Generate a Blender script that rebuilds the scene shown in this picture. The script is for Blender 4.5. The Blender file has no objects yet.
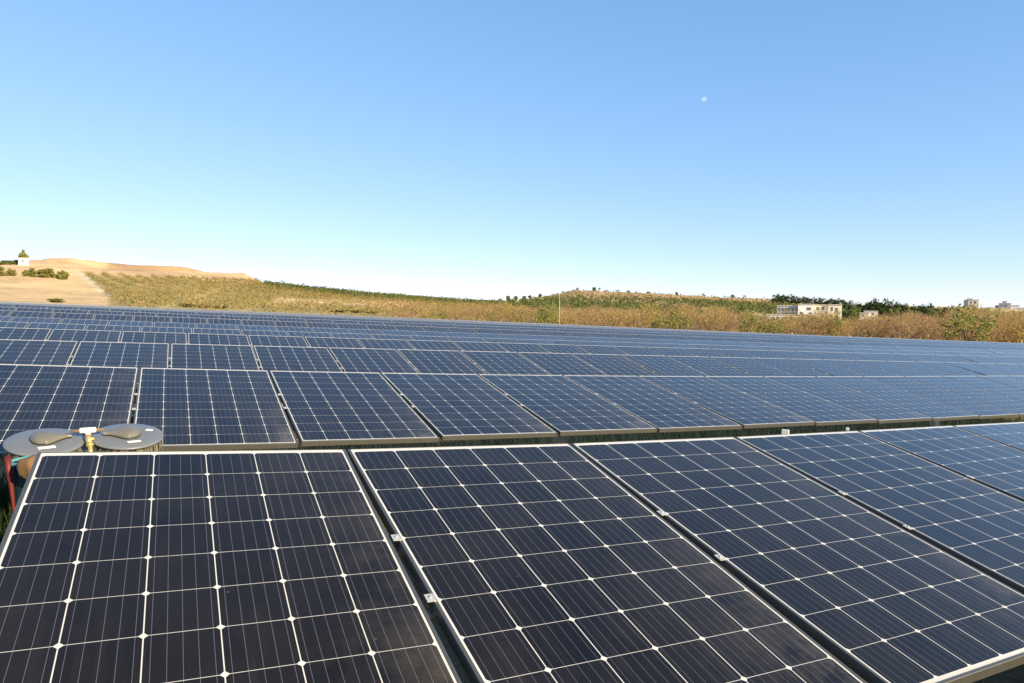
import bpy, math, random
import numpy as np
from mathutils import Matrix, Vector

# ------------------------------------------------------------------ camera
D = {"f": 695.200092, "yaw": 0.455882, "cx": 0.399895, "cy": -2.669644, "cz": 0.465137, "gap": 0.023755, "t1": 0.25068, "g2": 0.006172, "g3": 0.000194, "z1": -0.089421, "z2": 0.008018, "z3": -0.000737, "y2": 0.009914, "c1": -0.005032, "c2": -0.000152, "X0": 0.175068, "Y0": 3.693755, "Z0": -0.017402, "T1": 0.230914, "G1": -0.014296, "G2": 0.002105, "G3": 0.000157, "Z1": -0.066067, "Z2": 0.001735, "Z3": -6.8e-05, "Y1": 0.006996, "Y2": 0.004094, "C1": -0.011584, "C2": 0.001215, "k": 0.0}
F_PX, YAW, PITCH = D['f'], D['yaw'], math.radians(-2.78)
CAM = np.array([D['cx'], D['cy'], D['cz']])
scn = bpy.context.scene
col = scn.collection
cy_, sy_, cp_, sp_ = math.cos(YAW), math.sin(YAW), math.cos(PITCH), math.sin(PITCH)
FW = np.array([sy_*cp_, cy_*cp_, sp_]); RT = np.array([cy_, -sy_, 0.0]); UP = np.cross(RT, FW)
cam = bpy.data.objects.new('camera', bpy.data.cameras.new('camera'))
col.objects.link(cam); scn.camera = cam
cam.matrix_world = Matrix(((RT[0], UP[0], -FW[0], CAM[0]), (RT[1], UP[1], -FW[1], CAM[1]),
                           (RT[2], UP[2], -FW[2], CAM[2]), (0, 0, 0, 1)))
cam.data.sensor_fit = 'HORIZONTAL'; cam.data.sensor_width = 36.0
cam.data.lens = F_PX/1024*36.0
cam.data.clip_start = .05; cam.data.clip_end = 20000

# ------------------------------------------------------------------ light
SUN_AZ, SUN_EL = math.radians(156), math.radians(22)     # azimuth clockwise from +Y
w = bpy.data.worlds.new('World'); scn.world = w; w.use_nodes = True
nt = w.node_tree; nt.nodes.clear()
sky = nt.nodes.new('ShaderNodeTexSky'); sky.sky_type = 'NISHITA'; sky.sun_disc = False
sky.sun_elevation = SUN_EL; sky.sun_rotation = SUN_AZ
sky.altitude = 2000; sky.air_density = 1.0; sky.dust_density = 0.0; sky.ozone_density = 2.5
bg = nt.nodes.new('ShaderNodeBackground'); bg.inputs['Strength'].default_value = 0.15
wo = nt.nodes.new('ShaderNodeOutputWorld')
sr = nt.nodes.new('ShaderNodeSeparateColor'); cr = nt.nodes.new('ShaderNodeCombineColor')
nt.links.new(sky.outputs[0], sr.inputs[0])
for i_, (gain, pw_) in enumerate(((.765, .75), (1.07, .575), (1.46, .52))):      # softer roll-off towards the horizon
    pm_ = nt.nodes.new('ShaderNodeMath'); pm_.operation = 'POWER'; pm_.inputs[1].default_value = pw_
    gm_ = nt.nodes.new('ShaderNodeMath'); gm_.operation = 'MULTIPLY'; gm_.inputs[1].default_value = gain
    nt.links.new(sr.outputs[i_], pm_.inputs[0]); nt.links.new(pm_.outputs[0], gm_.inputs[0]); nt.links.new(gm_.outputs[0], cr.inputs[i_])
nt.links.new(cr.outputs[0], bg.inputs[0]); nt.links.new(bg.outputs[0], wo.inputs[0])
sl = bpy.data.lights.new('sun', 'SUN'); sl.energy = 4.4; sl.angle = math.radians(.53); sl.color = (1, .81, .50)
sun = bpy.data.objects.new('sun', sl); col.objects.link(sun)
sd = Vector((math.sin(SUN_AZ)*math.cos(SUN_EL), math.cos(SUN_AZ)*math.cos(SUN_EL), math.sin(SUN_EL)))
sun.rotation_euler = sd.to_track_quat('Z', 'Y').to_euler()
scn.view_settings.view_transform = 'Standard'; scn.view_settings.look = 'None'
scn.view_settings.exposure = 1.1; scn.view_settings.gamma = 1; scn.view_settings.use_curve_mapping = False
scn.render.resolution_x = 1024; scn.render.resolution_y = 683

# ------------------------------------------------------------------ helpers
rng = np.random.default_rng(7); random.seed(7)

def ray(px, py):
    v = FW*F_PX + RT*(px-512) + UP*(341.5-py)
    return v/np.linalg.norm(v)
def at_depth(px, py, dep):
    return CAM + FW*dep + RT*((px-512)/F_PX*dep) + UP*((341.5-py)/F_PX*dep)
def at_Y(px, py, Y):
    v = ray(px, py); return CAM + v*((Y-CAM[1])/v[1])

def tag(o, label=None, cat=None, group=None, kind=None):
    if label: o['label'] = label
    if cat: o['category'] = cat
    if group: o['group'] = group
    if kind: o['kind'] = kind
    return o
def link(o, parent=None):
    col.objects.link(o)
    if parent: o.parent = parent
    return o
def empty(name, loc, rot=None):
    o = bpy.data.objects.new(name, None); link(o); o.empty_display_size = .2
    o.location = tuple(float(c) for c in loc)
    if rot is not None: o.rotation_euler = rot
    return o

class MB:
    """collects boxes, bars, tubes, lathes; build() links them as ONE mesh object"""
    def __init__(s): s.v = []; s.f = []; s.m = []; s.sm = []; s.uv = {}
    def add(s, vs, fs, mi=0, smooth=False):
        b = len(s.v); s.v += [tuple(float(c) for c in v) for v in vs]
        for f in fs: s.f.append(tuple(b+i for i in f)); s.m.append(mi); s.sm.append(smooth)
    def box(s, x0, x1, y0, y1, z0, z1, mi=0):
        s.add([(x0,y0,z0),(x1,y0,z0),(x1,y1,z0),(x0,y1,z0),(x0,y0,z1),(x1,y0,z1),(x1,y1,z1),(x0,y1,z1)],
              [(0,3,2,1),(4,5,6,7),(0,1,5,4),(1,2,6,5),(2,3,7,6),(3,0,4,7)], mi)
    def tube(s, pts, rad, n=10, mi=0, cap=True):
        pts = [np.array(p, float) for p in pts]
        if not hasattr(rad, '__len__'): rad = [rad]*len(pts)
        vs = []; fs = []; prev = None
        for i, p in enumerate(pts):
            t = pts[min(i+1, len(pts)-1)]-pts[max(i-1, 0)]; t /= np.linalg.norm(t)+1e-12
            if prev is None:
                a = np.cross(t, (0,0,1)) if abs(t[2]) < .9 else np.cross(t, (1,0,0))
            else: a = prev-t*(prev@t)
            a /= np.linalg.norm(a); prev = a; b = np.cross(t, a)
            for k in range(n):
                q = 2*math.pi*k/n; vs.append(p+rad[i]*(a*math.cos(q)+b*math.sin(q)))
        for i in range(len(pts)-1):
            for k in range(n):
                k2 = (k+1) % n; fs.append((i*n+k, i*n+k2, (i+1)*n+k2, (i+1)*n+k))
        if cap: fs.append(tuple(range(n-1,-1,-1))); fs.append(tuple((len(pts)-1)*n+k for k in range(n)))
        s.add(vs, fs, mi, True)
    def lathe(s, prof, n=40, c=(0,0,0), mi=0):
        vs = []; fs = []
        for r, z in prof:
            for k in range(n):
                q = 2*math.pi*k/n; vs.append((c[0]+r*math.cos(q), c[1]+r*math.sin(q), c[2]+z))
        for i in range(len(prof)-1):
            for k in range(n):
                k2 = (k+1) % n; fs.append((i*n+k, i*n+k2, (i+1)*n+k2, (i+1)*n+k))
        s.add(vs, fs, mi, True)
    def mesh(s, name, mats):
        me = bpy.data.meshes.new(name); me.from_pydata(s.v, [], s.f)
        for m in (mats if isinstance(mats, (list, tuple)) else [mats]): me.materials.append(m)
        me.polygons.foreach_set('material_index', s.m); me.polygons.foreach_set('use_smooth', s.sm)
        me.update(); return me
    def build(s, name, mats, parent=None):
        return link(bpy.data.objects.new(name, s.mesh(name, mats)), parent)

# ------------------------------------------------------------------ materials
def newmat(name):
    m = bpy.data.materials.new(name); m.use_nodes = True
    n = m.node_tree; b = n.nodes['Principled BSDF']; return m, n, b
def N(n, t, **kw):
    x = n.nodes.new(t)
    for k, v in kw.items(): setattr(x, k, v)
    return x
def val(n, x):
    if hasattr(x, 'links') or isinstance(x, bpy.types.NodeSocket): return x
    v = N(n, 'ShaderNodeValue'); v.outputs[0].default_value = x; return v.outputs[0]
def M(n, op, a, b=None, c=None, clamp=False):
    m = N(n, 'ShaderNodeMath', operation=op); m.use_clamp = clamp
    for i, x in enumerate((a, b, c)):
        if x is None: continue
        if isinstance(x, bpy.types.NodeSocket): n.links.new(x, m.inputs[i])
        else: m.inputs[i].default_value = x
    return m.outputs[0]
def MIX(n, fac, a, b):
    m = N(n, 'ShaderNodeMix', data_type='RGBA')
    for sck, x in ((m.inputs[0], fac), (m.inputs[6], a), (m.inputs[7], b)):
        if isinstance(x, bpy.types.NodeSocket): n.links.new(x, sck)
        else: sck.default_value = x if not isinstance(x, tuple) else (*x, 1)
    return m.outputs[2]
def noise(n, scale, detail=4, rough=.6, coord=None, kind='Object'):
    t = N(n, 'ShaderNodeTexNoise'); t.inputs['Scale'].default_value = scale
    t.inputs['Detail'].default_value = detail; t.inputs['Roughness'].default_value = rough
    if coord is None:
        tc = N(n, 'ShaderNodeTexCoord'); coord = tc.outputs[kind]
    n.links.new(coord, t.inputs['Vector']); return t.outputs['Fac']
def ramp(n, f, lo, hi):
    m = N(n, 'ShaderNodeMapRange'); m.inputs[1].default_value = lo; m.inputs[2].default_value = hi
    n.links.new(f, m.inputs[0]); return m.outputs[0]
def simple(name, colr, rough=.6, metal=0, vary=.12, scale=6, bump=0):
    m, n, b = newmat(name)
    f = noise(n, scale)
    c = MIX(n, f, tuple(x*(1-vary) for x in colr), tuple(min(1, x*(1+vary)) for x in colr))
    n.links.new(c, b.inputs['Base Color']); b.inputs['Roughness'].default_value = rough; b.inputs['Metallic'].default_value = metal
    if bump:
        bp = N(n, 'ShaderNodeBump'); bp.inputs['Strength'].default_value = bump
        n.links.new(noise(n, scale*4), bp.inputs['Height']); n.links.new(bp.outputs[0], b.inputs['Normal'])
    return m

CP = .1600; CY = .1585; PW = .992; PL = 1.633; MX = (PW-6*CP)/2; MY = (PL-10*CY)/2; GAP = D['gap']-.011
def glass_mat():
    m, n, b = newmat('solar_cells')
    uv = N(n, 'ShaderNodeUVMap'); sp = N(n, 'ShaderNodeSeparateXYZ'); n.links.new(uv.outputs[0], sp.inputs[0])
    x, y = sp.outputs[0], sp.outputs[1]                 # metres on the laminate
    u = M(n, 'DIVIDE', M(n, 'SUBTRACT', x, MX), CP); v = M(n, 'DIVIDE', M(n, 'SUBTRACT', y, MY), CY)
    ax = M(n, 'ABSOLUTE', M(n, 'SUBTRACT', M(n, 'FRACT', u), .5)); ay = M(n, 'ABSOLUTE', M(n, 'SUBTRACT', M(n, 'FRACT', v), .5))
    c1 = M(n, 'LESS_THAN', ax, .5-.0014/CP); c2 = M(n, 'LESS_THAN', ay, .5-.0008/CP)
    c3 = M(n, 'LESS_THAN', M(n, 'ADD', ax, ay), 1-.066)
    inx = M(n, 'LESS_THAN', M(n, 'ABSOLUTE', M(n, 'SUBTRACT', u, 3)), 3.0); iny = M(n, 'LESS_THAN', M(n, 'ABSOLUTE', M(n, 'SUBTRACT', v, 5)), 5.0)
    cell = M(n, 'MULTIPLY', M(n, 'MULTIPLY', M(n, 'MULTIPLY', c1, c2), c3), M(n, 'MULTIPLY', inx, iny))
    bb = M(n, 'LESS_THAN', M(n, 'ABSOLUTE', M(n, 'SUBTRACT', M(n, 'FRACT', M(n, 'MULTIPLY', M(n, 'FRACT', u), 5)), .5)), .0012/CP*5/2)
    oi = N(n, 'ShaderNodeObjectInfo')
    # every cell a slightly different near-black
    fl = N(n, 'ShaderNodeCombineXYZ'); n.links.new(M(n, 'FLOOR', u), fl.inputs[0]); n.links.new(M(n, 'FLOOR', v), fl.inputs[1])
    n.links.new(M(n, 'MULTIPLY', oi.outputs['Random'], 91.0), fl.inputs[2])
    wn = N(n, 'ShaderNodeTexWhiteNoise'); n.links.new(fl.outputs[0], wn.inputs['Vector'])
    cc = MIX(n, wn.outputs['Value'], (.0055, .0042, .0040), (.0092, .0072, .0068))
    cc = MIX(n, bb, cc, (.10, .105, .13))
    base = MIX(n, cell, (.60, .59, .56), cc)
    # dust: an even film, smears near the lower edge, dried drops
    tc = N(n, 'ShaderNodeTexCoord'); off = N(n, 'ShaderNodeVectorMath', operation='ADD')
    n.links.new(tc.outputs['Object'], off.inputs[0])
    k = N(n, 'ShaderNodeCombineXYZ'); n.links.new(M(n, 'MULTIPLY', oi.outputs['Random'], 37.0), k.inputs[0]); n.links.new(k.outputs[0], off.inputs[1])
    n1 = noise(n, 2.2, 5, .65, off.outputs[0])
    low = M(n, 'POWER', M(n, 'DIVIDE', y, PL, clamp=True), 5.0)
    side = M(n, 'POWER', M(n, 'DIVIDE', x, PW, clamp=True), 6.0)
    film = M(n, 'ADD', M(n, 'MULTIPLY', ramp(n, n1, .35, .8), .028), .002)
    sm = M(n, 'MULTIPLY', M(n, 'MULTIPLY', M(n, 'ADD', low, .25), side), ramp(n, noise(n, 5.0, 6, .7, off.outputs[0]), .38, .75))
    vor = N(n, 'ShaderNodeTexVoronoi'); vor.inputs['Scale'].default_value = 9; n.links.new(off.outputs[0], vor.inputs['Vector'])
    drop = M(n, 'MULTIPLY', M(n, 'LESS_THAN', vor.outputs['Distance'], .028), M(n, 'GREATER_THAN', noise(n, 3.3, 2, .5, off.outputs[0]), .56))
    st = N(n, 'ShaderNodeVectorMath', operation='MULTIPLY'); n.links.new(off.outputs[0], st.inputs[0]); st.inputs[1].default_value = (22, 1.3, 1)
    streak = M(n, 'MULTIPLY', ramp(n, noise(n, 1.0, 3, .6, st.outputs[0]), .55, .85), M(n, 'MULTIPLY', M(n, 'ADD', low, .12), .10))
    film = M(n, 'ADD', film, streak)
    dust = M(n, 'ADD', M(n, 'ADD', film, M(n, 'MULTIPLY', sm, .42)), M(n, 'MULTIPLY', drop, .16), clamp=True)
    # thin grime line held against the lower frame lip
    edge = M(n, 'MULTIPLY', M(n, 'GREATER_THAN', M(n, 'ADD', y, M(n, 'MULTIPLY', n1, .03)), PL-.004), .35)
    dust = M(n, 'ADD', dust, edge, clamp=True)
    base = MIX(n, dust, base, (.42, .36, .28))
    n.links.new(base, b.inputs['Base Color'])
    b.inputs['Roughness'].default_value = .5; b.inputs['Specular IOR Level'].default_value = .0
    b.inputs['Coat Weight'].default_value = 1.0; b.inputs['Coat IOR'].default_value = 1.34
    n.links.new(M(n, 'ADD', M(n, 'MULTIPLY', n1, .12), .07), b.inputs['Coat Roughness'])
    return m
def alu_mat():
    m, n, b = newmat('anodised_aluminium')
    f = noise(n, 12, 5)
    n.links.new(MIX(n, f, (.125, .122, .112), (.18, .173, .157)), b.inputs['Base Color'])
    b.inputs['Metallic'].default_value = .65; b.inputs['Roughness'].default_value = .45
    return m
MG = glass_mat(); MA = alu_mat()
M_steel = simple('galvanised_steel', (.42, .43, .43), .5, .7, .2, 15)
M_back = simple('white_backsheet', (.72, .72, .70), .6)
M_clamp = simple('clamp_aluminium', (.50, .50, .48), .4, .3)

# ------------------------------------------------------------------ where the rows stand
YROW = {3: 7.28, 4: 10.85, 5: 14.3, 6: 17.65, 7: 21.0}
for k in range(8, 20): YROW[k] = 21.0+3.45*(k-7)
LAST = 19
XPH = {3: .39, 4: -.34, 5: -.17, 6: 0.0, 7: .41}
TOPS = {3: [(5,338.3),(81,341.3),(170,343.9),(251,346.1),(325,347.4),(485,351),(635,354.5),(785,358.6),(885,361),(990,363.1)],
 4: [(5,326.3),(123,331.9),(187,333.5),(247,335.2),(335,337.4),(485,341.8),(635,346.4),(785,350.8),(885,353.7),(990,356)],
 5: [(5,321.5),(142,326.9),(185,327.8),(240,330),(335,332.2),(485,337.2),(635,342.4),(785,347.4),(885,350.3),(990,352.2)],
 6: [(5,316.6),(185,322.7),(335,328.2),(485,333.3),(635,338.6),(785,343.2),(885,346.5),(990,349.3)],
 7: [(5,311.8),(185,318),(335,324),(485,328.9),(635,334.2),(785,339.6)],
 LAST: [(5,302.4),(185,308.6),(335,314.5),(485,320.7),(635,327.3),(785,334.7),(885,339.6),(990,344.3)]}
ZC = {}
for k, pts in TOPS.items():
    q = np.array([at_Y(a, b_, YROW[k]) for a, b_ in pts]); deg = 2 if k != 7 else 1
    ZC[k] = np.polyfit(q[:, 0], q[:, 2], deg)
def row_top(k, X):
    """point on the upper edge of row k at row coordinate X, and the tilt there"""
    d = D
    if k == 0: return (np.array([X+.3, -3.15, -.05*X+.03]), math.radians(13.5))
    if k == 1:
        return (np.array([X+d['g2']*X**2+d['g3']*X**3, d['y2']*X*X, d['z1']*X+d['z2']*X**2+d['z3']*X**3]), d['t1']+d['c1']*X+d['c2']*X*X)
    if k == 2:
        Xc = min(X, 9.0); e = X-Xc
        return (np.array([d['X0']+X*(1+d['G1'])+d['G2']*Xc**2+d['G3']*Xc**3, d['Y0']+d['Y1']*Xc+d['Y2']*Xc*Xc+e*.05,
                 d['Z0']+d['Z1']*Xc+d['Z2']*Xc**2+d['Z3']*Xc**3-e*.045]), d['T1']+d['C1']*Xc+d['C2']*Xc*Xc)
    xw = X+XP[k]
    if k in (3, 4, 5, 6): z = np.polyval(ZC[k], xw)
    elif k == LAST: z = np.polyval(ZC[LAST], xw)
    else:
        w_ = (YROW[k]-YROW[6])/(YROW[LAST]-YROW[6])
        lift = {7: .08, 8: .13, 9: .18}.get(k, .18*(LAST-k)/(LAST-9))
        z = np.polyval(ZC[6], xw)*(1-w_)+np.polyval(ZC[LAST], xw)*w_+lift
    return np.array([xw, YROW[k], z]), math.radians(TILT.get(k, 13.5))
TILT = {3: 13.2, 4: 13.5, 5: 12.0, 6: 11.5, 7: 15.0, 8: 14.5}
XP = {k: XPH.get(k, (k*.37) % 1.0) for k in range(3, LAST+1)}
def ground_z(X, Y):
    """the field: the ground runs about 1.2 m under the upper edges of the panels"""
    a = -0.047*X
    return a-1.2-.018*max(0, -Y)+(.35*min(max((Y-17)/20, 0), 1))-.00012*max(0, X-20)*max(0, min(Y, 66))/3
# control columns of the land beyond the field: (distance, picture height of that land)
COLS = [(-500, [(150,303),(300,290),(420,276),(600,290)]),
 (0, [(130,301.5),(250,290),(330,276.5),(380,270),(430,264),(600,268)]),
 (45, [(130,302.5),(250,291),(330,278.5),(380,268),(430,262.5),(470,260),(600,264)]),
 (51, [(130,302.5),(250,291),(330,278.7),(380,268),(430,263),(445,258.4),(600,263)]),
 (75, [(130,303),(250,292),(335,281),(390,268.5),(440,264),(455,258.8),(620,264)]),
 (102, [(130,304),(260,293),(340,279.5),(400,270.5),(450,267),(465,262.4),(650,268)]),
 (130, [(130,305),(280,289),(360,277),(400,271.5),(460,268.5),(475,264.5),(650,269)]),
 (184, [(130,307),(300,286),(400,275.5),(460,272),(475,266.0),(650,271)]),
 (192, [(130,307),(300,286.5),(400,276),(460,273),(475,268.0),(650,272)]),
 (206, [(130,308),(300,288.5),(400,278),(460,275),(475,271.4),(650,276)]),
 (246, [(130,309.5),(300,293),(400,282),(460,278),(475,273.0),(650,278)]),
 (253, [(130,310),(300,294),(400,284),(460,281),(475,277.5),(650,281)]),
 (262, [(130,310),(300,295),(400,286),(475,284),(650,287)]),
 (350, [(120,313),(300,302),(450,294.5),(520,293.5),(700,296)]),
 (450, [(110,317.5),(300,309),(450,302),(600,301),(800,305)]),
 (520, [(110,320),(300,312),(500,305),(700,300.5),(900,303)]),
 (545, [(110,321),(300,312),(500,304),(700,296.5),(900,300)]),
 (575, [(110,323),(300,313),(500,304),(700,290.5),(900,295)]),
 (620, [(110,325),(300,314),(500,305),(700,292),(900,297)]),
 (700, [(120,329),(300,317),(500,307),(700,296.5),(900,300)]),
 (770, [(120,333),(300,320),(480,312),(700,299.5),(900,303)]),
 (850, [(130,338),(300,325),(450,315),(700,305),(900,309)]),
 (960, [(150,344),(300,329),(450,317),(650,306.5),(900,310)]),
 (1000, [(160,345),(300,331),(450,319),(650,308),(900,313)]),
 (1040, [(160,347),(300,333),(450,321),(650,315),(900,319)]),
 (1500, [(180,350),(300,345),(450,340),(650,335),(900,336)])]
CPX = [c[0] for c in COLS]
def y_at(ci, r):
    p = COLS[ci][1]; rs = [a for a, _ in p]; ys = [b_ for _, b_ in p]
    if r >= rs[-1]: return ys[-1]+min(4, (r-rs[-1])*.01)
    return float(np.interp(r, rs, ys))
def smooth(t): t = min(max(t, 0), 1); return t*t*(3-2*t)
def px_of(X, Y):
    th = math.atan2(X-CAM[0], Y-CAM[1])-YAW
    th = (th+math.pi) % (2*math.pi)-math.pi
    return 512+F_PX*math.tan(min(max(th, -1.05), 1.05))
def height(X, Y):
    g = ground_z(X, Y)
    w_ = smooth((Y-68)/22)
    if w_ <= 0: return g
    r = math.hypot(X-CAM[0], Y-CAM[1]); px = px_of(X, Y)
    px = min(max(px, -499), 1499); i = int(np.searchsorted(CPX, px))-1; i = min(max(i, 0), len(CPX)-2)
    t = (px-CPX[i])/(CPX[i+1]-CPX[i]); y = y_at(i, r)*(1-t)+y_at(i+1, r)*t
    v = FW*F_PX+RT*(px-512)+UP*(341.5-y); z = CAM[2]+r*v[2]/math.hypot(v[0], v[1])
    return g*(1-w_)+z*w_
def ground_at(px, r):
    """ground point at distance r in the picture direction px"""
    v = FW*F_PX+RT*(px-512); h = math.hypot(v[0], v[1]); X = CAM[0]+v[0]/h*r; Y = CAM[1]+v[1]/h*r
    return np.array([X, Y, height(X, Y)])

# ------------------------------------------------------------------ ground sheet
angs = []
a = -180.0
while a < 180:
    angs.append(a); a += .28 if -44 < a < 44 else 4
angs = np.radians(angs)+YAW
radii = [0.0, .6, 1.2, 1.8, 2.4]
r = 3.0
while r < 110: radii.append(r); r *= 1.055
while r < 700: radii.append(r); r += 6
while r < 9000: radii.append(r); r *= 1.12
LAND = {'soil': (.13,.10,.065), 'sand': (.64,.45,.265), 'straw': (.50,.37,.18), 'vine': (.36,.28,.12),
        'green': (.15,.17,.06), 'red': (.50,.31,.19), 'brown': (.30,.21,.11), 'pale': (.60,.51,.37)}
def land(px, y, r):
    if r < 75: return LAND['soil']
    e = 4*math.sin(px*.071)+2*math.sin(px*.19+1)
    if px < 110:
        edge = 78+(y-272)*1.05
        if y < 268+px*.02: return LAND['sand']
        if px < edge+e*.4 : return LAND['sand']
        if px < edge+6: return LAND['pale']
    if px < 262 and y < 275.5+(px-100)*.05 and y > 271+(px-100)*.02-1: return (.58,.41,.245)
    if px < 262 and y < 270.5+(px-100)*.03: return (.50,.32,.18) if r > 425 else (.60,.43,.26)
    if px < 500:
        if y < 290+(px-280)*.052 and px > 262 and r > 380: return LAND['green']
        if 275 < px < 420 and 298+(px-275)*.03 < y < 305+(px-275)*.04: return LAND['sand']
        return LAND['vine'] if (px+y*3) % 90 > 12 else LAND['straw']
    if 545 < px < 800 and r > 540: return LAND['red']
    if px > 930 and r > 450: return LAND['straw']
    if px > 500 and r > 380: return LAND['straw'] if math.sin(px*.05+r*.02) > .2 else LAND['vine']
    return LAND['brown'] if r < 250 else LAND['vine']
nv = []; fc = []; lc = []
for i, rr_ in enumerate(radii):
    for a in angs:
        X = CAM[0]+rr_*math.sin(a); Y = CAM[1]+rr_*math.cos(a); z = height(X, Y)
        z += .035*math.sin(X*1.7+Y*.6)*math.sin(Y*1.3-X*.4) if rr_ < 60 else (.5*math.sin(X*.045+1)*math.sin(Y*.05)+.28*math.sin(X*.31+2*math.sin(Y*.09))*math.sin(Y*.27+X*.07)+.14*math.sin(X*.83+Y*.2)*math.sin(Y*.71) if 150 < rr_ < 900 else 0)
        nv.append((X, Y, z))
        px = px_of(X, Y); v = np.array([X, Y, z])-CAM; dd = max(v@FW, .1); yy = 341.5-F_PX*(v@UP)/dd
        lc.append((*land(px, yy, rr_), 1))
na = len(angs)
for i in range(len(radii)-1):
    for k in range(na):
        k2 = (k+1) % na; fc.append((i*na+k, i*na+k2, (i+1)*na+k2, (i+1)*na+k) if i else (k, (i+1)*na+k2, (i+1)*na+k))
me = bpy.data.meshes.new('ground'); me.from_pydata(nv, [], [tuple(reversed(f)) for f in fc])
at = me.color_attributes.new('land', 'FLOAT_COLOR', 'POINT'); at.data.foreach_set('color', np.array(lc, dtype=np.float32).ravel())
me.polygons.foreach_set('use_smooth', [True]*len(me.polygons)); me.update()
m, n, b = newmat('ground_soil')
ca = N(n, 'ShaderNodeVertexColor'); ca.layer_name = 'land'
f1 = noise(n, .6, 8, .7); f2 = noise(n, .035, 6, .65); f3 = noise(n, 14, 3, .6)
c = MIX(n, ramp(n, f2, .35, .65), (.78, .78, .78), (1.2, 1.18, 1.12))
mm = N(n, 'ShaderNodeMix', data_type='RGBA', blend_type='MULTIPLY'); mm.inputs[0].default_value = 1
n.links.new(ca.outputs[0], mm.inputs[6]); n.links.new(c, mm.inputs[7])
m2 = N(n, 'ShaderNodeMix', data_type='RGBA', blend_type='MULTIPLY'); m2.inputs[0].default_value = 1
n.links.new(mm.outputs[2], m2.inputs[6]); n.links.new(MIX(n, ramp(n, M(n, 'MULTIPLY', M(n, 'ADD', f1, f3), .5), .35, .65), (.7,.7,.68), (1.3,1.28,1.2)), m2.inputs[7])
n.links.new(m2.outputs[2], b.inputs['Base Color']); b.inputs['Roughness'].default_value = .95; b.inputs['Specular IOR Level'].default_value = .1
bp = N(n, 'ShaderNodeBump'); bp.inputs['Strength'].default_value = .6; bp.inputs['Distance'].default_value = .08
n.links.new(f3, bp.inputs['Height']); n.links.new(bp.outputs[0], b.inputs['Normal']); me.materials.append(m)
tag(link(bpy.data.objects.new('ground', me)), kind='structure')

# ------------------------------------------------------------------ solar panels
def glass_into(mb_v, mb_f, mb_m, uv, lip=.011):
    pass
def laminate_mesh(lip):
    me = bpy.data.meshes.new('solar_panel')
    x0, x1, y0, y1 = lip, PW-lip, -(PL-lip), -.005
    vs = [(x0,y0,-.0015),(x1,y0,-.0015),(x1,y1,-.0015),(x0,y1,-.0015),(x0,y0,-.007),(x1,y0,-.007),(x1,y1,-.007),(x0,y1,-.007)]
    me.from_pydata(vs, [], [(0,1,2,3),(7,6,5,4)]); me.materials.append(MG); me.materials.append(M_back)
    u = me.uv_layers.new(name='panel')
    for p in me.polygons:
        p.material_index = 0 if p.index == 0 else 1
        for li in p.loop_indices:
            v = me.vertices[me.loops[li].vertex_index].co; u.data[li].uv = (v.x, -v.y)
    me.update(); return me
def frame_mb(mb, lip=.011, d=.035, mi=0):
    for x in (0, PW-lip): mb.box(x, x+lip, -PL, 0, -d, 0, mi)
    mb.box(lip, PW-lip, -.005, 0, -d, 0, mi); mb.box(lip, PW-lip, -PL, -PL+lip, -d, 0, mi)
    # return flange under the laminate
    for y in (-lip-.02, -PL+lip): mb.box(lip, PW-lip, y, y+.02, -d, -d+.002, mi)
LAM = laminate_mesh(.011)
fb = MB(); frame_mb(fb); FRM = fb.mesh('frame', MA)
bmod = None
import bmesh
bm = bmesh.new(); bm.from_mesh(FRM)
bmesh.ops.bevel(bm, geom=[e for e in bm.edges], offset=.0012, segments=1, affect='EDGES'); bm.to_mesh(FRM); bm.free()
def far_mesh():
    mb = MB(); frame_mb(mb, .011); me = mb.mesh('solar_panel', [MA, MG, M_back])
    base = len(me.vertices); bm = bmesh.new(); bm.from_mesh(me); uvl = bm.loops.layers.uv.new('panel')
    l = .011
    q = [bm.verts.new(p) for p in ((l,-PL+l,-.0015),(PW-l,-PL+l,-.0015),(PW-l,-.005,-.0015),(l,-.005,-.0015))]
    f = bm.faces.new(q); f.material_index = 1
    for lp in f.loops: lp[uvl].uv = (lp.vert.co.x, -lp.vert.co.y)
    q = [bm.verts.new(p) for p in ((l,-l,-.007),(PW-l,-l,-.007),(PW-l,-PL+l,-.007),(l,-PL+l,-.007))]
    bm.faces.new(q).material_index = 2
    bm.to_mesh(me); bm.free(); return me
FAR = far_mesh()
cl = MB(); cl.box(-.0125, .0125, -.016, .016, .0005, .0035); pass; cl.tube([(0,0,.0034),(0,0,.0065)], .0045, 6)
CLAMP = cl.mesh('clamp', M_clamp)

def panel_matrix(k, X, jit=0.0):
    p = []
    for xx in (.004, PW-.0035) if (k == 1 and X == 0) else (X-.0075, X-.0035+PW) if k < 3 else (X+.001, X+.983): p.append(row_top(k, xx))
    tl, t = p[0]; tr, _ = p[1]; t = (t+p[1][1])/2+jit
    ex = tr-tl; L_ = np.linalg.norm(ex); ex /= L_
    dn = np.array([0, -math.cos(t), -math.sin(t)]); dn = dn-ex*(dn@ex); dn /= np.linalg.norm(dn)
    ez = np.cross(ex, -dn); ez /= np.linalg.norm(ez)
    ex = ex*(L_/PW)
    return Matrix(((ex[0], -dn[0], ez[0], tl[0]), (ex[1], -dn[1], ez[1], tl[1]), (ex[2], -dn[2], ez[2], tl[2]), (0,0,0,1)))

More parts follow.
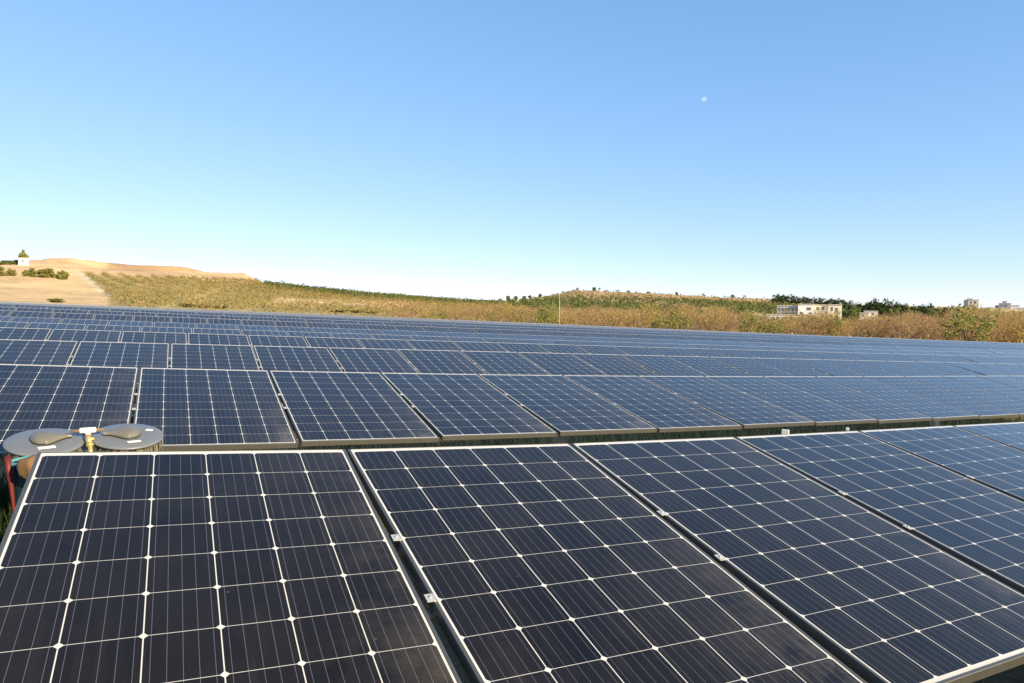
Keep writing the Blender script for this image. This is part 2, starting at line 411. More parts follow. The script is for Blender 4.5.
ORD = {0: 'row of solar panels just behind the photographer, out of view, shading the ground',
       1: 'nearest row of dark solar panels, filling the bottom of the view', 2: 'second row of solar panels, directly behind the nearest row, with brush discs resting on it',
       3: 'third row of solar panels, behind the row the brush discs rest on', 4: 'fourth row of solar panels counted from the nearest one',
       5: 'fifth row of solar panels, the nearer of the two brighter blue rows', 6: 'sixth row of solar panels, the farther of the two brighter blue rows',
       7: 'seventh row of solar panels, dark, just behind the brighter blue rows', 8: 'eighth row of solar panels counted from the nearest one',
       9: 'ninth row of solar panels counted from the nearest one'}
PITCH_X = PW+GAP
for k in range(0, LAST+1):
    y = {0: -3.15, 1: 0, 2: 3.7}.get(k) if k < 3 else YROW[k]
    xl = CAM[0]-.21*(y-CAM[1])-2.5; xr = CAM[0]+1.95*(y-CAM[1])+3.0
    pitch = PITCH_X if k < 3 else .997
    i0 = 0 if k == 1 else int(math.floor((xl-(XP.get(k, 0)))/pitch)); i1 = int(math.ceil((xr-XP.get(k, 0))/pitch))
    if k == 1: i1 = 9
    if k == 0: i0, i1 = -3, 12
    ids = list(range(i0, i1+1))
    mid, _ = row_top(k, ids[len(ids)//2]*pitch)
    base = np.array([mid[0], mid[1], height(mid[0], mid[1]-.8)])
    row = empty('solar_panel_row', base)
    tag(row, ORD.get(k, 'far row of solar panels seen as a thin blue line' if k < LAST else 'farthest row of solar panels, along the edge of the field'), 'solar panels', 'rows of solar panels')
    inv = Matrix.Translation(-Vector([float(c) for c in base]))
    stuff = MB() if len(ids) > 100 else None; more = []
    for j, i in enumerate(ids):
        Mx = panel_matrix(k, i*pitch, rng.normal(0, .0045 if k > 2 else .0018 if k > 1 else 0))
        if j >= 100: more.append(Mx); continue
        if k <= 5:
            o = link(bpy.data.objects.new('solar_panel', LAM), row); o.matrix_basis = inv @ Mx
            link(bpy.data.objects.new('frame', FRM), o)
        else:
            o = link(bpy.data.objects.new('solar_panel', FAR), row); o.matrix_basis = inv @ Mx
    if more:
        bm = bmesh.new()
        for Mx in more:
            n0 = len(bm.verts); bm.from_mesh(FAR); bm.verts.ensure_lookup_table()
            bmesh.ops.transform(bm, matrix=inv @ Mx, verts=bm.verts[n0:])
        me = bpy.data.meshes.new('solar_panel'); bm.to_mesh(me); bm.free()
        for m_ in (MA, MG, M_back): me.materials.append(m_)
        tag(link(bpy.data.objects.new('solar_panel', me), row), kind='stuff')
    # racking: torque tube under the middle, two short rails carried by it, posts
    loc = lambda X, s, h: np.array((inv @ panel_matrix(k, X) @ Vector((0, -s, h))))
    tube = MB(); seg = list(range(i0, i1+2, 1 if k < 3 else 4)) + [i1+1]
    tube.tube([loc(i*pitch, .81, -.12) for i in seg], .055, 8); tube.build('torque_tube', M_steel, row)
    if k <= 5:
        for s in (.66, .97) if k < 5 else ():
            rl = MB(); rl.tube([loc(i*pitch, s, -.052) for i in seg], .016, 4); rl.build('rail', M_steel, row)
        for i in ids[1:] if k <= 4 else ():
            for s in (MY+4*CY, MY+5.95*CY):
                if k > 1 or i > 0:
                    o = link(bpy.data.objects.new('clamp', CLAMP), row)
                    o.matrix_basis = inv @ panel_matrix(k, i*pitch) @ Matrix.Translation((-GAP/2 if k < 3 else -.007, -s, 0))
    if k <= 6:
        for i in range(i0+1, i1, 6):
            q = loc((i+.5)*pitch, .81, -.12); gz = height(q[0]+base[0], q[1]+base[1])-base[2]-.3
            pm = MB(); pm.box(q[0]-.05, q[0]+.05, q[1]-.04, q[1]+.04, gz, q[2]+.01); pm.build('post', M_steel, row)

# ------------------------------------------------------------------ moon
M_moon, n, b = newmat('moon')
tr = N(n, 'ShaderNodeBsdfTransparent'); df = N(n, 'ShaderNodeBsdfDiffuse'); ad = N(n, 'ShaderNodeAddShader')
n.links.new(MIX(n, ramp(n, noise(n, .06, 4), .35, .65), (.03, .03, .03), (.12, .12, .115)), df.inputs['Color'])
n.links.new(tr.outputs[0], ad.inputs[0]); n.links.new(df.outputs[0], ad.inputs[1])
n.links.new(ad.outputs[0], n.nodes['Material Output'].inputs[0])
mb = MB(); R_ = 20.5
mb.lathe([(R_*.87*math.sin(math.pi*i/24), -R_*.87*math.cos(math.pi*i/24)) for i in range(25)], 40)
o = mb.build('moon', M_moon); o.location = tuple(at_depth(704.5, 99.2, 5000))
tag(o, 'small pale half moon high in the blue sky, lit on its right', 'moon')

# ------------------------------------------------------------------ leaf and twig material, trees
def leafmat(name, c1, c2, c3=None):
    c1, c2, c3 = [tuple(min(x*1.32, .8) for x in q) if q else None for q in (c1, c2, c3)]
    m, n, b = newmat(name)
    oi = N(n, 'ShaderNodeObjectInfo'); g = N(n, 'ShaderNodeNewGeometry')
    f = M(n, 'FRACT', M(n, 'ADD', M(n, 'MULTIPLY', g.outputs['Random Per Island'], 1.0), oi.outputs['Random']))
    c = MIX(n, g.outputs['Random Per Island'], c1, c2)
    if c3: c = MIX(n, M(n, 'MULTIPLY', oi.outputs['Random'], .8), c, c3)
    n.links.new(c, b.inputs['Base Color']); b.inputs['Roughness'].default_value = .75; b.inputs['Specular IOR Level'].default_value = .1
    tl = N(n, 'ShaderNodeBsdfTranslucent'); n.links.new(c, tl.inputs['Color']); mx = N(n, 'ShaderNodeMixShader'); mx.inputs[0].default_value = .42
    n.links.new(b.outputs[0], mx.inputs[1]); n.links.new(tl.outputs[0], mx.inputs[2]); n.links.new(mx.outputs[0], n.nodes['Material Output'].inputs[0])
    return m
ML_brown = leafmat('twigs_autumn', (.26,.165,.08), (.41,.27,.115), (.31,.205,.105))
ML_ochre = leafmat('leaves_ochre', (.32,.225,.075), (.44,.31,.11), (.30,.23,.08))
ML_green = leafmat('leaves_green', (.10,.12,.045), (.22,.23,.08), (.17,.185,.06))
ML_olive = leafmat('leaves_olive', (.15,.155,.045), (.29,.26,.085), (.20,.20,.055))
ML_dark = leafmat('needles_dark', (.035,.055,.025), (.085,.11,.04), (.06,.08,.03))
ML_grass = leafmat('dry_grass', (.30,.23,.11), (.48,.38,.19))
ML_weed = leafmat('weeds', (.06,.10,.025), (.16,.20,.05))
M_bark = simple('bark', (.13,.10,.075), .9, 0, .3, 8)

def quads(P_, size, r_, long=1.0, up=.3):
    """random small leaf quads centred on the points"""
    n_ = len(P_); d = r_.normal(size=(n_, 3)); d[:, 2] += up; d /= np.linalg.norm(d, axis=1)[:, None]
    e = np.cross(d, r_.normal(size=(n_, 3))); e /= np.linalg.norm(e, axis=1)[:, None]
    s_ = (size*r_.uniform(.6, 1.4, n_))[:, None]
    a_ = d*s_*long; b_ = e*s_*.5
    V = np.stack([P_-a_*.5-b_*.3, P_-a_*.1+b_, P_+a_*.5+b_*.2, P_+a_*.1-b_], 1).reshape(-1, 3)
    return V
def mesh_from_quads(name, V, mat):
    me = bpy.data.meshes.new(name); n_ = len(V)//4
    me.vertices.add(len(V)); me.vertices.foreach_set('co', V.astype(np.float32).ravel())
    me.loops.add(n_*4); me.loops.foreach_set('vertex_index', np.arange(n_*4, dtype=np.int32))
    me.polygons.add(n_); me.polygons.foreach_set('loop_start', np.arange(0, n_*4, 4, dtype=np.int32))
    me.update(calc_edges=True); me.materials.append(mat); return me
def crown_points(r_, n_clump, per, H, W, base, clump):
    """clumps placed through an uneven ellipsoid, each a cloud of leaf points"""
    pts = []
    for i in range(n_clump):
        while True:
            q = r_.uniform(-1, 1, 3)
            if .15 < (q**2).sum() < 1: break
        c = np.array([q[0]*W/2*r_.uniform(.75, 1.1), q[1]*W/2, base+(H-base)*(q[2]*.5+.5)*r_.uniform(.85, 1.03)])
        pts.append(c+r_.normal(size=(per, 3))*clump*r_.uniform(.6, 1.2)*np.array([1, 1, .8]))
    return np.concatenate(pts)
def tree_meshes(seed, mat, H=1, W=1, base=.25, n_clump=26, per=26, leaf=.05, clump=.075, twiggy=0, long=1.3):
    r_ = np.random.default_rng(seed)
    P_ = crown_points(r_, n_clump, per, H, W, base, clump); V = quads(P_, leaf, r_, long)
    t = MB(); t.tube([(0,0,-.08), (.01,.0,base*.6), (.02,.01,base)], [.028,.022,.018], 6)
    for i in range(7 if not twiggy else 16):
        a_ = r_.uniform(0, 6.28); l = r_.uniform(.25, .48)*W; z1 = r_.uniform(base+.25, .93)*H
        t.tube([(.015,.005,base*r_.uniform(.55,1)), (math.cos(a_)*l*.45, math.sin(a_)*l*.45, (base+z1)*.5), (math.cos(a_)*l, math.sin(a_)*l, z1)], [.016,.009,.003], 4, cap=False)
    if twiggy:
        n_ = 420; a_ = r_.uniform(0, 6.28, n_); l = r_.uniform(.05, .5, n_)*W
        B = np.stack([np.cos(a_)*l, np.sin(a_)*l, base+(H-base)*r_.uniform(.05, .98, n_)], 1)
        dirn = B*np.array([1,1,0])+np.array([0,0,.35])+r_.normal(size=(n_,3))*.12; dirn /= np.linalg.norm(dirn, axis=1)[:, None]
        e = np.cross(dirn, r_.normal(size=(n_,3))); e /= np.linalg.norm(e, axis=1)[:, None]
        L_ = r_.uniform(.08, .2, n_)[:, None]; w_ = .005
        V = np.concatenate([V, np.stack([B-e*w_, B+e*w_, B+dirn*L_+e*w_*.3, B+dirn*L_-e*w_*.3], 1).reshape(-1, 3)])
    return mesh_from_quads('crown', V, mat), t.mesh('trunk', M_bark)
KIND = {
 'bush': [tree_meshes(s, ML_olive, W=1.0, base=.02, n_clump=34, per=50, leaf=.10, clump=.09) for s in (21, 22, 23)],
 'bushg': [tree_meshes(s, ML_green, W=1.0, base=.02, n_clump=34, per=50, leaf=.10, clump=.09) for s in (24, 25)],
 'bare': [tree_meshes(s, ML_brown, W=1.15, base=.12, n_clump=34, per=13, leaf=.035, clump=.08, twiggy=1) for s in (1, 2, 3, 4)],
 'ochre': [tree_meshes(s, ML_ochre, W=1.05, base=.12, n_clump=30, per=22, leaf=.042, clump=.08, twiggy=1) for s in (5, 6, 7)],
 'olive': [tree_meshes(s, ML_olive, W=1.15, base=.15, n_clump=34, per=26, leaf=.045, clump=.075) for s in (8, 9, 10)],
 'green': [tree_meshes(s, ML_green, W=1.1, base=.12, n_clump=30, per=30, leaf=.05, clump=.075) for s in (11, 12, 13)],
 'dark': [tree_meshes(s, ML_dark, W=.95, base=.0, n_clump=44, per=40, leaf=.06, clump=.085) for s in (14, 15, 16)]}
TREES = [0]
def tree(kind, loc, H, W, label, group=None, name='tree', cat='tree', trunk=True):
    cm, tm = KIND[kind][TREES[0] % len(KIND[kind])]; TREES[0] += 1
    t = empty(name, loc, (0, 0, random.uniform(0, 6.28))); t.scale = (W, W, H)
    tag(t, label, cat, group); link(bpy.data.objects.new('crown', cm), t)
    if trunk: link(bpy.data.objects.new('trunk', tm), t)
    return t

# brown orchard behind the last row of panels: top outline as in the photograph
TOPY = [(380,309),(420,306),(470,304.5),(520,303),(545,306),(560,304),(600,306),(650,305),(700,307),(740,310),(780,316.5),(820,314),(850,317),(870,315),(900,314),(940,317),(970,307),(990,318),(1010,312),(1040,310)]
TX, TY_ = zip(*TOPY)
def pxy(p):
    v = p-CAM; return 512+F_PX*(v@RT)/(v@FW), 341.5-F_PX*(v@UP)/(v@FW), v@FW
cnt = 0
for rowi, Yr in enumerate((70.5, 76.5, 83, 90, 98)):
    X = 12.0+rowi*1.7
    while X < 190:
        X += (3.6 if X < 60 else 4.6)*random.uniform(.8, 1.2)
        Yj = Yr+random.uniform(-.9, .9); z = height(X, Yj); px, py, dep = pxy(np.array([X, Yj, z]))
        if px > 1075 or px < 395 or cnt >= 232: continue
        ty = np.interp(px, TX, TY_)+random.uniform(-1.5, 6.5)+(2.0 if rowi < 2 else 0)
        H = (py-ty)*dep/F_PX
        if H < 1.0: continue
        H = min(H, 7.0); q = random.random()
        kind = 'bare' if q < .60 else 'ochre' if q < .88 else 'olive'
        if 540 < px < 556: kind = 'olive'
        lab = {'bare': 'bare brown orchard tree with fine twigs behind the farthest panels', 'ochre': 'orchard tree with ochre autumn leaves behind the farthest panels',
               'olive': 'orchard tree with olive green leaves among the brown ones behind the farthest panels'}[kind]
        tree(kind, (X, Yj, z-.05), H*random.uniform(.95, 1.1), max(H*.95, 2.6), lab, 'orchard trees behind the farthest panels', 'orchard_tree'); cnt += 1
# the large leafy one at the right
def tree_px(kind, px, r_, ytop, W, label, name='tree', cat='tree', group=None, wpx=None, sink=0):
    p = ground_at(px, r_); _, py, dep = pxy(p); H = max((py-ytop)*dep/F_PX, .6)+sink
    if wpx: W = wpx*dep/F_PX
    return tree(kind, (p[0], p[1], p[2]-sink), H, W, label, group, name, cat)
tree_px('olive', 969, 128, 306, 0, 'large spreading olive green tree at the right, behind the panels', wpx=46)
tree_px('ochre', 822, 118, 311.5, 0, 'wide ochre tree standing in front of the white villa', wpx=34)
tree_px('bare', 905, 122, 313, 0, 'widest bare grey brown tree between villa and big green tree', wpx=44)
tree_px('olive', 548, 105, 303, 0, 'yellow green bushy tree just left of the pale pole', wpx=24)

tree_px('ochre', 786, 116, 309.5, 0, 'ochre tree screening the glazed left wing of the white villa', wpx=20)
tree_px('olive', 834, 116, 310, 0, 'green brown tree covering the right corner of the white villa', wpx=15)
# pines on the skyline right of centre
DK = [(775,292.5,8),(782,293.5,6),(789,293,8),(796,295,7),(804,295.5,8),(812,296,7),(821,296,8),(830,297.5,8),(838,297,9),(847,300,8)]
for px, yt, wp in [(a_, b_+1.2, c_*1.25) for a_, b_, c_ in DK]: tree_px('dark', px, 640, yt, 0, 'small dark pine in the line along the hilltop above the white villa', 'pine_tree', 'pine tree', 'pines on the hilltop above the villa', wpx=wp, sink=.6)
DK2 = [(842,303,14),(852,300,14),(862,302,12),(872,299,14),(880,298,14),(889,300,14),(898,302,13),(908,303,13),(917,304,13),(926,303.5,12),(935,305,12),(944,306,12),(951,306,10)]
for px, yt, wp in [(a_, b_+1.0, c_*1.2) for a_, b_, c_ in DK2]: tree_px('dark', px, 380, yt, 0, 'dark evergreen tree in the dense belt right of the white villa', 'evergreen_tree', 'tree', 'evergreen belt right of the villa', wpx=wp*1.15, sink=1)
for px, yt, wp in [(840,306,13),(856,306,14),(893,306.5,12),(912,307,14),(932,308,12),(848,309,12)]: tree_px('green', px, 350, yt, 0, 'bright green tree at the foot of the evergreen belt', 'tree', 'tree', 'green trees before the evergreens', wpx=wp)
# small trees on the crest of the red hill
for px, yt in [(577,286.5),(594,286.5),(599,286.8),(607,289),(617,289.2),(628,289.8),(648,291),(676,291.5),(703,292.6),(732,294),(743,294.5),(540,293),(530,294.5),(508,295),(516,295.2),(524,295.3)]:
    tree_px('green' if px % 2 else 'bushg', px, 700, yt+.4, 0, 'tiny lone tree on the crest of the reddish hill', 'tree', 'tree', 'lone trees on the crest of the reddish hill', wpx=random.uniform(2.6, 4.2))
# left hill
tree_px('bush', 27, 425, 251, 0, 'round tree beside the small white hut on the left hilltop', wpx=8.5)
for px, yt, wp, nm in [(2,266,11,'leftmost'),(14,268.5,8,'pale small'),(32,268.5,12,'oval'),(48,268.5,14,'largest'),(64,270,11,'rightmost')]:
    tree_px('bush', px, 332, yt, 0, '%s green bush in the line along the sandy slope' % nm, 'bush', 'bush', 'bushes along the sandy slope', wpx=wp)
for px, yt, wp in [(3,261.5,6),(8,260,8),(14,260.2,7),(19,259.6,6)]: tree_px('bushg', px, 425, yt, 0, 'dark scrubby bush left of the white hut on the skyline', 'bush', 'bush', 'scrub on the left skyline', wpx=wp)
tree_px('bush', 58, 120, 300.2, 0, 'yellow green bush low against the sandy slope, just over the panels', 'bush', 'bush', wpx=16)
for px, yt, wp in [(188,302.8,14),(205,304.5,18),(222,305.8,12),(340,309,20),(358,310.5,14),(372,309,16)]:
    tree_px('bush', px, 125, yt, 0, 'low green bush at the far edge of the panels, left of centre', 'bush', 'bush', 'low bushes along the far edge of the panels', wpx=wp)

ML_orch = leafmat('orchard_leaves', (.06,.08,.026), (.15,.16,.05))
ML_vineg = leafmat('vine_leaves_green', (.14,.13,.04), (.27,.22,.075))
ML_vine = leafmat('vine_leaves', (.22,.155,.06), (.36,.255,.10))
# vineyard and orchard rows too many to count
def patch(name, label, mat, cells, leaf, per, h):
    r_ = np.random.default_rng(len(cells)); pts = []; sz = []
    for (X, Y, s_) in cells:
        z = height(X, Y); c = np.array([X, Y, z+h*.5*s_])
        pts.append(c+r_.normal(size=(per, 3))*np.array([h*.42, h*.42, h*.28])*s_)
        sz += [leaf*min(max(math.hypot(X, Y)/300, .62), 1.3)]*per
    V = quads(np.concatenate(pts), np.array(sz), r_, 1.2)
    o = link(bpy.data.objects.new(name, mesh_from_quads(name, V, mat))); return tag(o, label, name.replace('_', ' '), kind='stuff')
def fill(pxr, rr, test, dx, dr, jit=.2, slope=0):
    out = []; r0 = rr[0]
    while r0 < rr[1]:
        v = 0; px = pxr[0]; st = dx/r0*F_PX
        while px < pxr[1]:
            q = ground_at(px+random.uniform(-jit, jit)*st+slope*(r0-rr[0]), r0+random.uniform(-jit, jit)*dr)
            X, Y, z = q; ppx, py, dep = pxy(q)
            if test(ppx, py, r0): out.append((X, Y, random.uniform(.6, 1.25)))
            px += st
        r0 += dr
    return out
def rows_fill(pa, pb, pxr, rr, test, gap, step, jit):
    """straight parallel planting rows on the land, running from pa to pb"""
    A = ground_at(*pa)[:2]; B = ground_at(*pb)[:2]; d = (B-A)/np.linalg.norm(B-A); nrm = np.array([-d[1], d[0]])
    cs = np.array([ground_at(px, r_)[:2] for px in np.linspace(pxr[0], pxr[1], 9) for r_ in (rr[0], rr[1])])
    u0, u1 = (cs@d).min(), (cs@d).max(); v0, v1 = (cs@nrm).min(), (cs@nrm).max(); out = []
    for v_ in np.arange(v0, v1, gap):
        for u_ in np.arange(u0, u1, step):
            q = d*(u_+random.uniform(-jit, jit)*step*2)+nrm*(v_+random.uniform(-jit, jit)*gap)
            r0 = math.hypot(q[0]-CAM[0], q[1]-CAM[1])
            if not rr[0] < r0 < rr[1]: continue
            ppx, py, dep = pxy(np.array([q[0], q[1], height(q[0], q[1])]))
            if dep > 0 and pxr[0] < ppx < pxr[1] and test(ppx, py, r0): out.append((q[0], q[1], random.uniform(.65, 1.2)))
    return out
vin = rows_fill((80, 400), (170, 200), (75, 525), (78, 520), lambda px, y, r: px < 525 and not (px < 125 and px < 84+(y-272)*1.05) and (y > 273.5+(px-75)*.04 or px > 255) and random.random() < (.3 if 275 < px < 420 and 298+(px-275)*.03 < y < 305+(px-275)*.04 else .9), 6.5, 1.9, .07)
h_ = len(vin)//2; random.shuffle(vin)
patch('vineyard', 'rows of ochre vines covering the left hillside', ML_vine, vin[:h_], .34, 20, 1.5)
patch('scrub', 'yellow green scrub scattered through the ochre vines of the left hillside', ML_vineg, vin[h_:], .34, 20, 1.5)
grn = fill((268, 505), (400, 540), lambda px, y, r: y < 289.5+(px-280)*.062+3.5, 3.6, 6.0, .06)
patch('orchard_strip', 'green rows of young trees along the ridge left of centre', ML_orch, grn, .55, 20, 2.4)
red = rows_fill((560, 700), (590, 560), (530, 800), (560, 705), lambda px, y, r: random.random() < .9, 10, 9, .05)
patch('sapling_rows', 'rows of tiny saplings dotting the reddish hill', ML_olive, red, .7, 12, 2.0)
mid = rows_fill((560, 560), (600, 330), (500, 800), (330, 600), lambda px, y, r: random.random() < .75+.3*math.sin(px*.03+r*.02), 9.5, 7, .06)
patch('green_orchard', 'green orchard rows below the reddish hill', ML_orch, mid, .7, 30, 3.6)
rgt = fill((770, 1060), (220, 600), lambda px, y, r: random.random() < .4+.3*math.sin(px*.08+r*.02), 4.6, 11, .3)
patch('hillside_scrub', 'mixed yellow green scrub on the hillside right of centre', ML_olive, rgt, .6, 20, 2.4)
low = fill((380, 1060), (125, 330), lambda px, y, r: random.random() < .75, 3.6, 8, .35)
patch('brown_scrub', 'brown and ochre undergrowth behind the orchard trees', ML_brown, low, .38, 20, 1.8)
# dry grass between and beyond the rows
gp = []
r_ = np.random.default_rng(5)
for _ in range(60000):
    q = r_.random()
    if q < .75: X, Y = r_.uniform(-3, 20), r_.uniform(-2.2, 6.6)
    else: X = r_.uniform(-5, 150); Y = r_.uniform(64.5, 72)
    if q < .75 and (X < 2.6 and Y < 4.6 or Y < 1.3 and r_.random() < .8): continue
    gp.append((X, Y, height(X, Y)+.02))
gp = np.array(gp); sc_ = np.where(gp[:, 1] > 50, 3.2, 1.0)
def blades(P_, sc_, h, w_, mat, name, label, cat):
    n_ = len(P_); a_ = r_.uniform(0, 6.28, n_); hh = h*sc_*r_.uniform(.4, 1.3, n_); ww = w_*sc_
    e = np.stack([np.cos(a_)*ww, np.sin(a_)*ww, np.zeros(n_)], 1); l = np.stack([r_.normal(size=n_)*hh*.35, r_.normal(size=n_)*hh*.35, hh], 1)
    V = np.stack([P_-e, P_+e, P_+l+e*.15, P_+l-e*.15], 1).reshape(-1, 3)
    return tag(link(bpy.data.objects.new(name, mesh_from_quads(name, V, mat))), label, cat, kind='stuff')
pick = r_.random(len(gp)) < np.where(gp[:, 1] > 1.3, .8, .1)
blades(gp[pick], sc_[pick], .16, .006, ML_grass, 'dry_grass', 'dry straw grass on the ground between the panel rows', 'grass')
blades(gp[~pick], sc_[~pick], .12, .010, ML_weed, 'weeds', 'green weeds growing between the panel rows', 'weeds')

tg = np.array([(x, y, height(x, y)) for x, y in zip(r_.uniform(2.8, 22, 9000), r_.uniform(2.5, 4.6, 9000)) if math.sin(x*2.1)+math.sin(x*.9+y*2) > -.9])
blades(tg[::3], np.ones(len(tg[::3])), .46, .012, ML_weed, 'weeds', 'tall green weeds under the second row of panels', 'weeds')
blades(tg[1::2], np.ones(len(tg[1::2])), .42, .009, ML_grass, 'dry_grass', 'tall dry grass under the second row of panels', 'grass')
wp = np.array([(x, y, height(x, y)) for x, y in zip(r_.uniform(-2.6, .5, 16000), r_.uniform(-1.6, 4.2, 16000))])  # weeds added over this ground, their near-black green stands in for shade
blades(wp, np.ones(len(wp)), .24, .014, leafmat('shade_toned_weeds', (.012,.022,.010), (.035,.050,.016)), 'weeds', 'dense green weeds, coloured dark in place of shade, beside the left end of the nearest row', 'weeds')

# ------------------------------------------------------------------ buildings
M_white = simple('white_render', (.82,.79,.72), .8, 0, .06, .6)
M_cream = simple('cream_render', (.78,.70,.56), .8, 0, .08, .6)
M_grey = simple('grey_render', (.46,.47,.47), .8, 0, .1, .6)
M_roof = simple('roof_slab', (.50,.47,.42), .85, 0, .15, .6)
M_win, n, b = newmat('window_glass'); b.inputs['Base Color'].default_value = (.13,.13,.13,1); b.inputs['Roughness'].default_value = .15
def basis(px, r_, yb):
    """origin on the ground, facing the camera; returns origin, metres per pixel, rotation"""
    p = ground_at(px, r_); _, py, dep = pxy(p); return p, dep/F_PX, -math.atan2(p[0]-CAM[0], p[1]-CAM[1]), py
def volume(root, w0, w1, d0, d1, h0, h1, mat, wins=(), roof=True, wname='wall'):
    mb = MB(); mb.box(w0, w1, d0, d1, h0, h1); wl = mb.build(wname, mat, root)
    if roof:
        rb = MB(); rb.box(w0-.25, w1+.25, d0-.25, d1+.25, h1+.003, h1+.28); rb.build('roof', M_roof, root)
    for (a_, b_, c_, e_) in wins:
        wb = MB(); wb.box(a_, b_, d0-.05, d0+.1, c_, e_); wo_ = wb.build('window', M_win, root)
        fb_ = MB(); fb_.box(a_-.08, b_+.08, d0-.09, d0-.052, e_, e_+.12); fb_.box(a_-.08, b_+.08, d0-.12, d0-.052, c_-.12, c_); fb_.build('frame', M_white, wo_)
def house(px, r_, name, label, cat, parts):
    p, mpp, rz, py = basis(px, r_, 0); root = empty(name, p, (0, 0, rz)); tag(root, label, cat)
    for (a_, b_, yb, yt, dpt, mat, wins) in parts:   # pixel box -> metres about the origin
        f = lambda q: (q-px)*mpp
        g = lambda q: (py-q)*mpp
        volume(root, f(a_), f(b_), dpt, dpt+(12 if b_-a_ > 12 else 6), g(yb), g(yt), mat, [(f(w_[0]), f(w_[1]), g(w_[3]), g(w_[2])) for w_ in wins])
    return root
house(806, 300, 'villa', 'long white flat roofed villa with glazed left wing and dark windows, behind the brown trees', 'house', [
  (778, 798, 322, 306.0, 3, M_grey, [(779+i*3.2, 781.2+i*3.2, 307.5, 311) for i in range(6)]+[(779+i*3.2, 781.2+i*3.2, 312.5, 316) for i in range(6)]),
  (798, 813, 322, 304.5, 1, M_white, [(806, 810, 307.5, 310), (800, 802.5, 312, 314.5), (808, 811, 312.5, 316)]),
  (813, 826, 322, 305.2, 4, M_cream, [(815, 817, 307, 310), (820, 822, 307, 310), (823.5, 825, 312, 315)]),
  (826, 838, 322, 305.0, 2, M_cream, [(828, 830, 307, 311), (832, 834.5, 308, 312.5)]),
  (770, 812, 323, 315.0, -4, M_white, [(773+i*5, 776.5+i*5, 317, 320) for i in range(7)])])
house(868, 300, 'outbuilding', 'low white outbuilding in front of the dark evergreens', 'house', [
  (860, 868, 320, 313.2, 0, M_cream, [(862, 864, 314.5, 316.5)]), (864, 876, 320, 311.5, 2, M_white, [(866, 868, 313, 315), (870.5, 872.5, 313, 315)])])
house(969, 640, 'house', 'cream two storey house with a dark left side on the right skyline', 'house', [
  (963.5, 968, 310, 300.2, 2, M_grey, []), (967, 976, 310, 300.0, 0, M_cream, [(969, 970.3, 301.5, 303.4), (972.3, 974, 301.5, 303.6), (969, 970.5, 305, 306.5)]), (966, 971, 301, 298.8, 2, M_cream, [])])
house(1006, 640, 'house', 'grey blocky house with a small roof tower at the right end of the skyline', 'house', [
  (996, 1001, 312, 305.6, 3, M_grey, []), (999, 1009, 312, 303.4, 0, M_grey, [(1000.5, 1002, 305, 306.5), (1004, 1006, 305, 306.5)]), (1002, 1005.5, 304, 301.4, 2, M_grey, []), (1009, 1016, 312, 305.5, 1, M_white, []), (1016, 1023, 314, 308.0, 1, M_white, [])])
house(25.5, 420, 'hut', 'small plain white hut on the left hilltop', 'hut', [(21.8, 30.5, 266.5, 258.3, 0, M_white, [(24.5, 26.5, 260, 262)])])

# ------------------------------------------------------------------ posts
M_post = simple('white_concrete', (.62,.58,.50), .85, 0, .15, 3)
for px, yt in [(792,332.4),(850,335.2),(911,335.2),(940,340.6),(985,340.3),(1022,340)]:
    v = ray(px, 330); t = (67.6-CAM[1])/v[1]; X = CAM[0]+v[0]*t; z = height(X, 67.6); p = np.array([X, 67.6, z]); _, py, dep = pxy(p)
    H = min(max((py-yt)*dep/F_PX, 1.0), 3.4); s_ = .035*dep/60+.01
    mb = MB(); mb.add([(-s_,-s_,-.3),(s_,-s_,-.3),(s_,s_,-.3),(-s_,s_,-.3),(-s_*.8,-s_*.8,H-.06),(s_*.8,-s_*.8,H-.06),(s_*.8,s_*.8,H-.06),(-s_*.8,s_*.8,H-.06),(0,0,H)],
                      [(3,2,1,0),(0,1,5,4),(1,2,6,5),(2,3,7,6),(3,0,4,7),(4,5,8),(5,6,8),(6,7,8),(7,4,8)])
    o = mb.build('fence_post', M_post); o.location = tuple(p)
    tag(o, 'short white post at the edge of the field, before the brown trees', 'fence post', 'white posts along the far edge of the field')
v = ray(559.5, 330); t = (68.2-CAM[1])/v[1]; X = CAM[0]+v[0]*t; p = np.array([X, 68.2, height(X, 68.2)]); _, py, dep = pxy(p); H = (py-292)*dep/F_PX
pole = empty('pole', p); tag(pole, 'tall thin pale pole rising before the reddish hill', 'pole')
mb = MB(); mb.tube([(0,0,-.3),(0,0,H)], [.028,.02], 8); mb.build('mast', M_post, pole)
mb = MB(); mb.tube([(-.45,0,H-.25),(.45,0,H-.25)], .03, 6); mb.build('crossarm', M_steel, pole)
mb = MB(); mb.box(-.14,.14,-.09,.09,.9,1.3); mb.build('junction_box', M_post, pole)

# ------------------------------------------------------------------ the cleaning brush head on the second row
M_disc = simple('grey_plastic', (.15,.16,.175), .35, 0, .10, 9)
M_dome = simple('beige_grey_casing', (.155,.148,.12), .3, 0, .22, 14)
M_rub = simple('dark_rubber', (.022,.024,.028), .6)
M_brass = simple('brass', (.62,.47,.18), .35, .6, .2, 30)
M_copper = simple('copper_pipe', (.50,.30,.16), .4, .7, .2, 30)
M_stick = simple('white_sticker', (.80,.80,.78), .5)
M_bris = leafmat('bristles', (.08,.075,.06), (.42,.38,.28))
PM = panel_matrix(2, -.6)
ex, ey, ez = [np.array(PM.col[i][:3]) for i in range(3)]; org = np.array(PM.col[3][:3])
tl_ = math.radians(2.0); ez2 = ez*math.cos(tl_)-ey*math.sin(tl_); ey2 = np.cross(ez2, ex)
HB = .085
def on_plane(px, py, h=HB):
    v = ray(px, py); t = ((org+ez*h-CAM)@ez)/(v@ez); return CAM+v*t
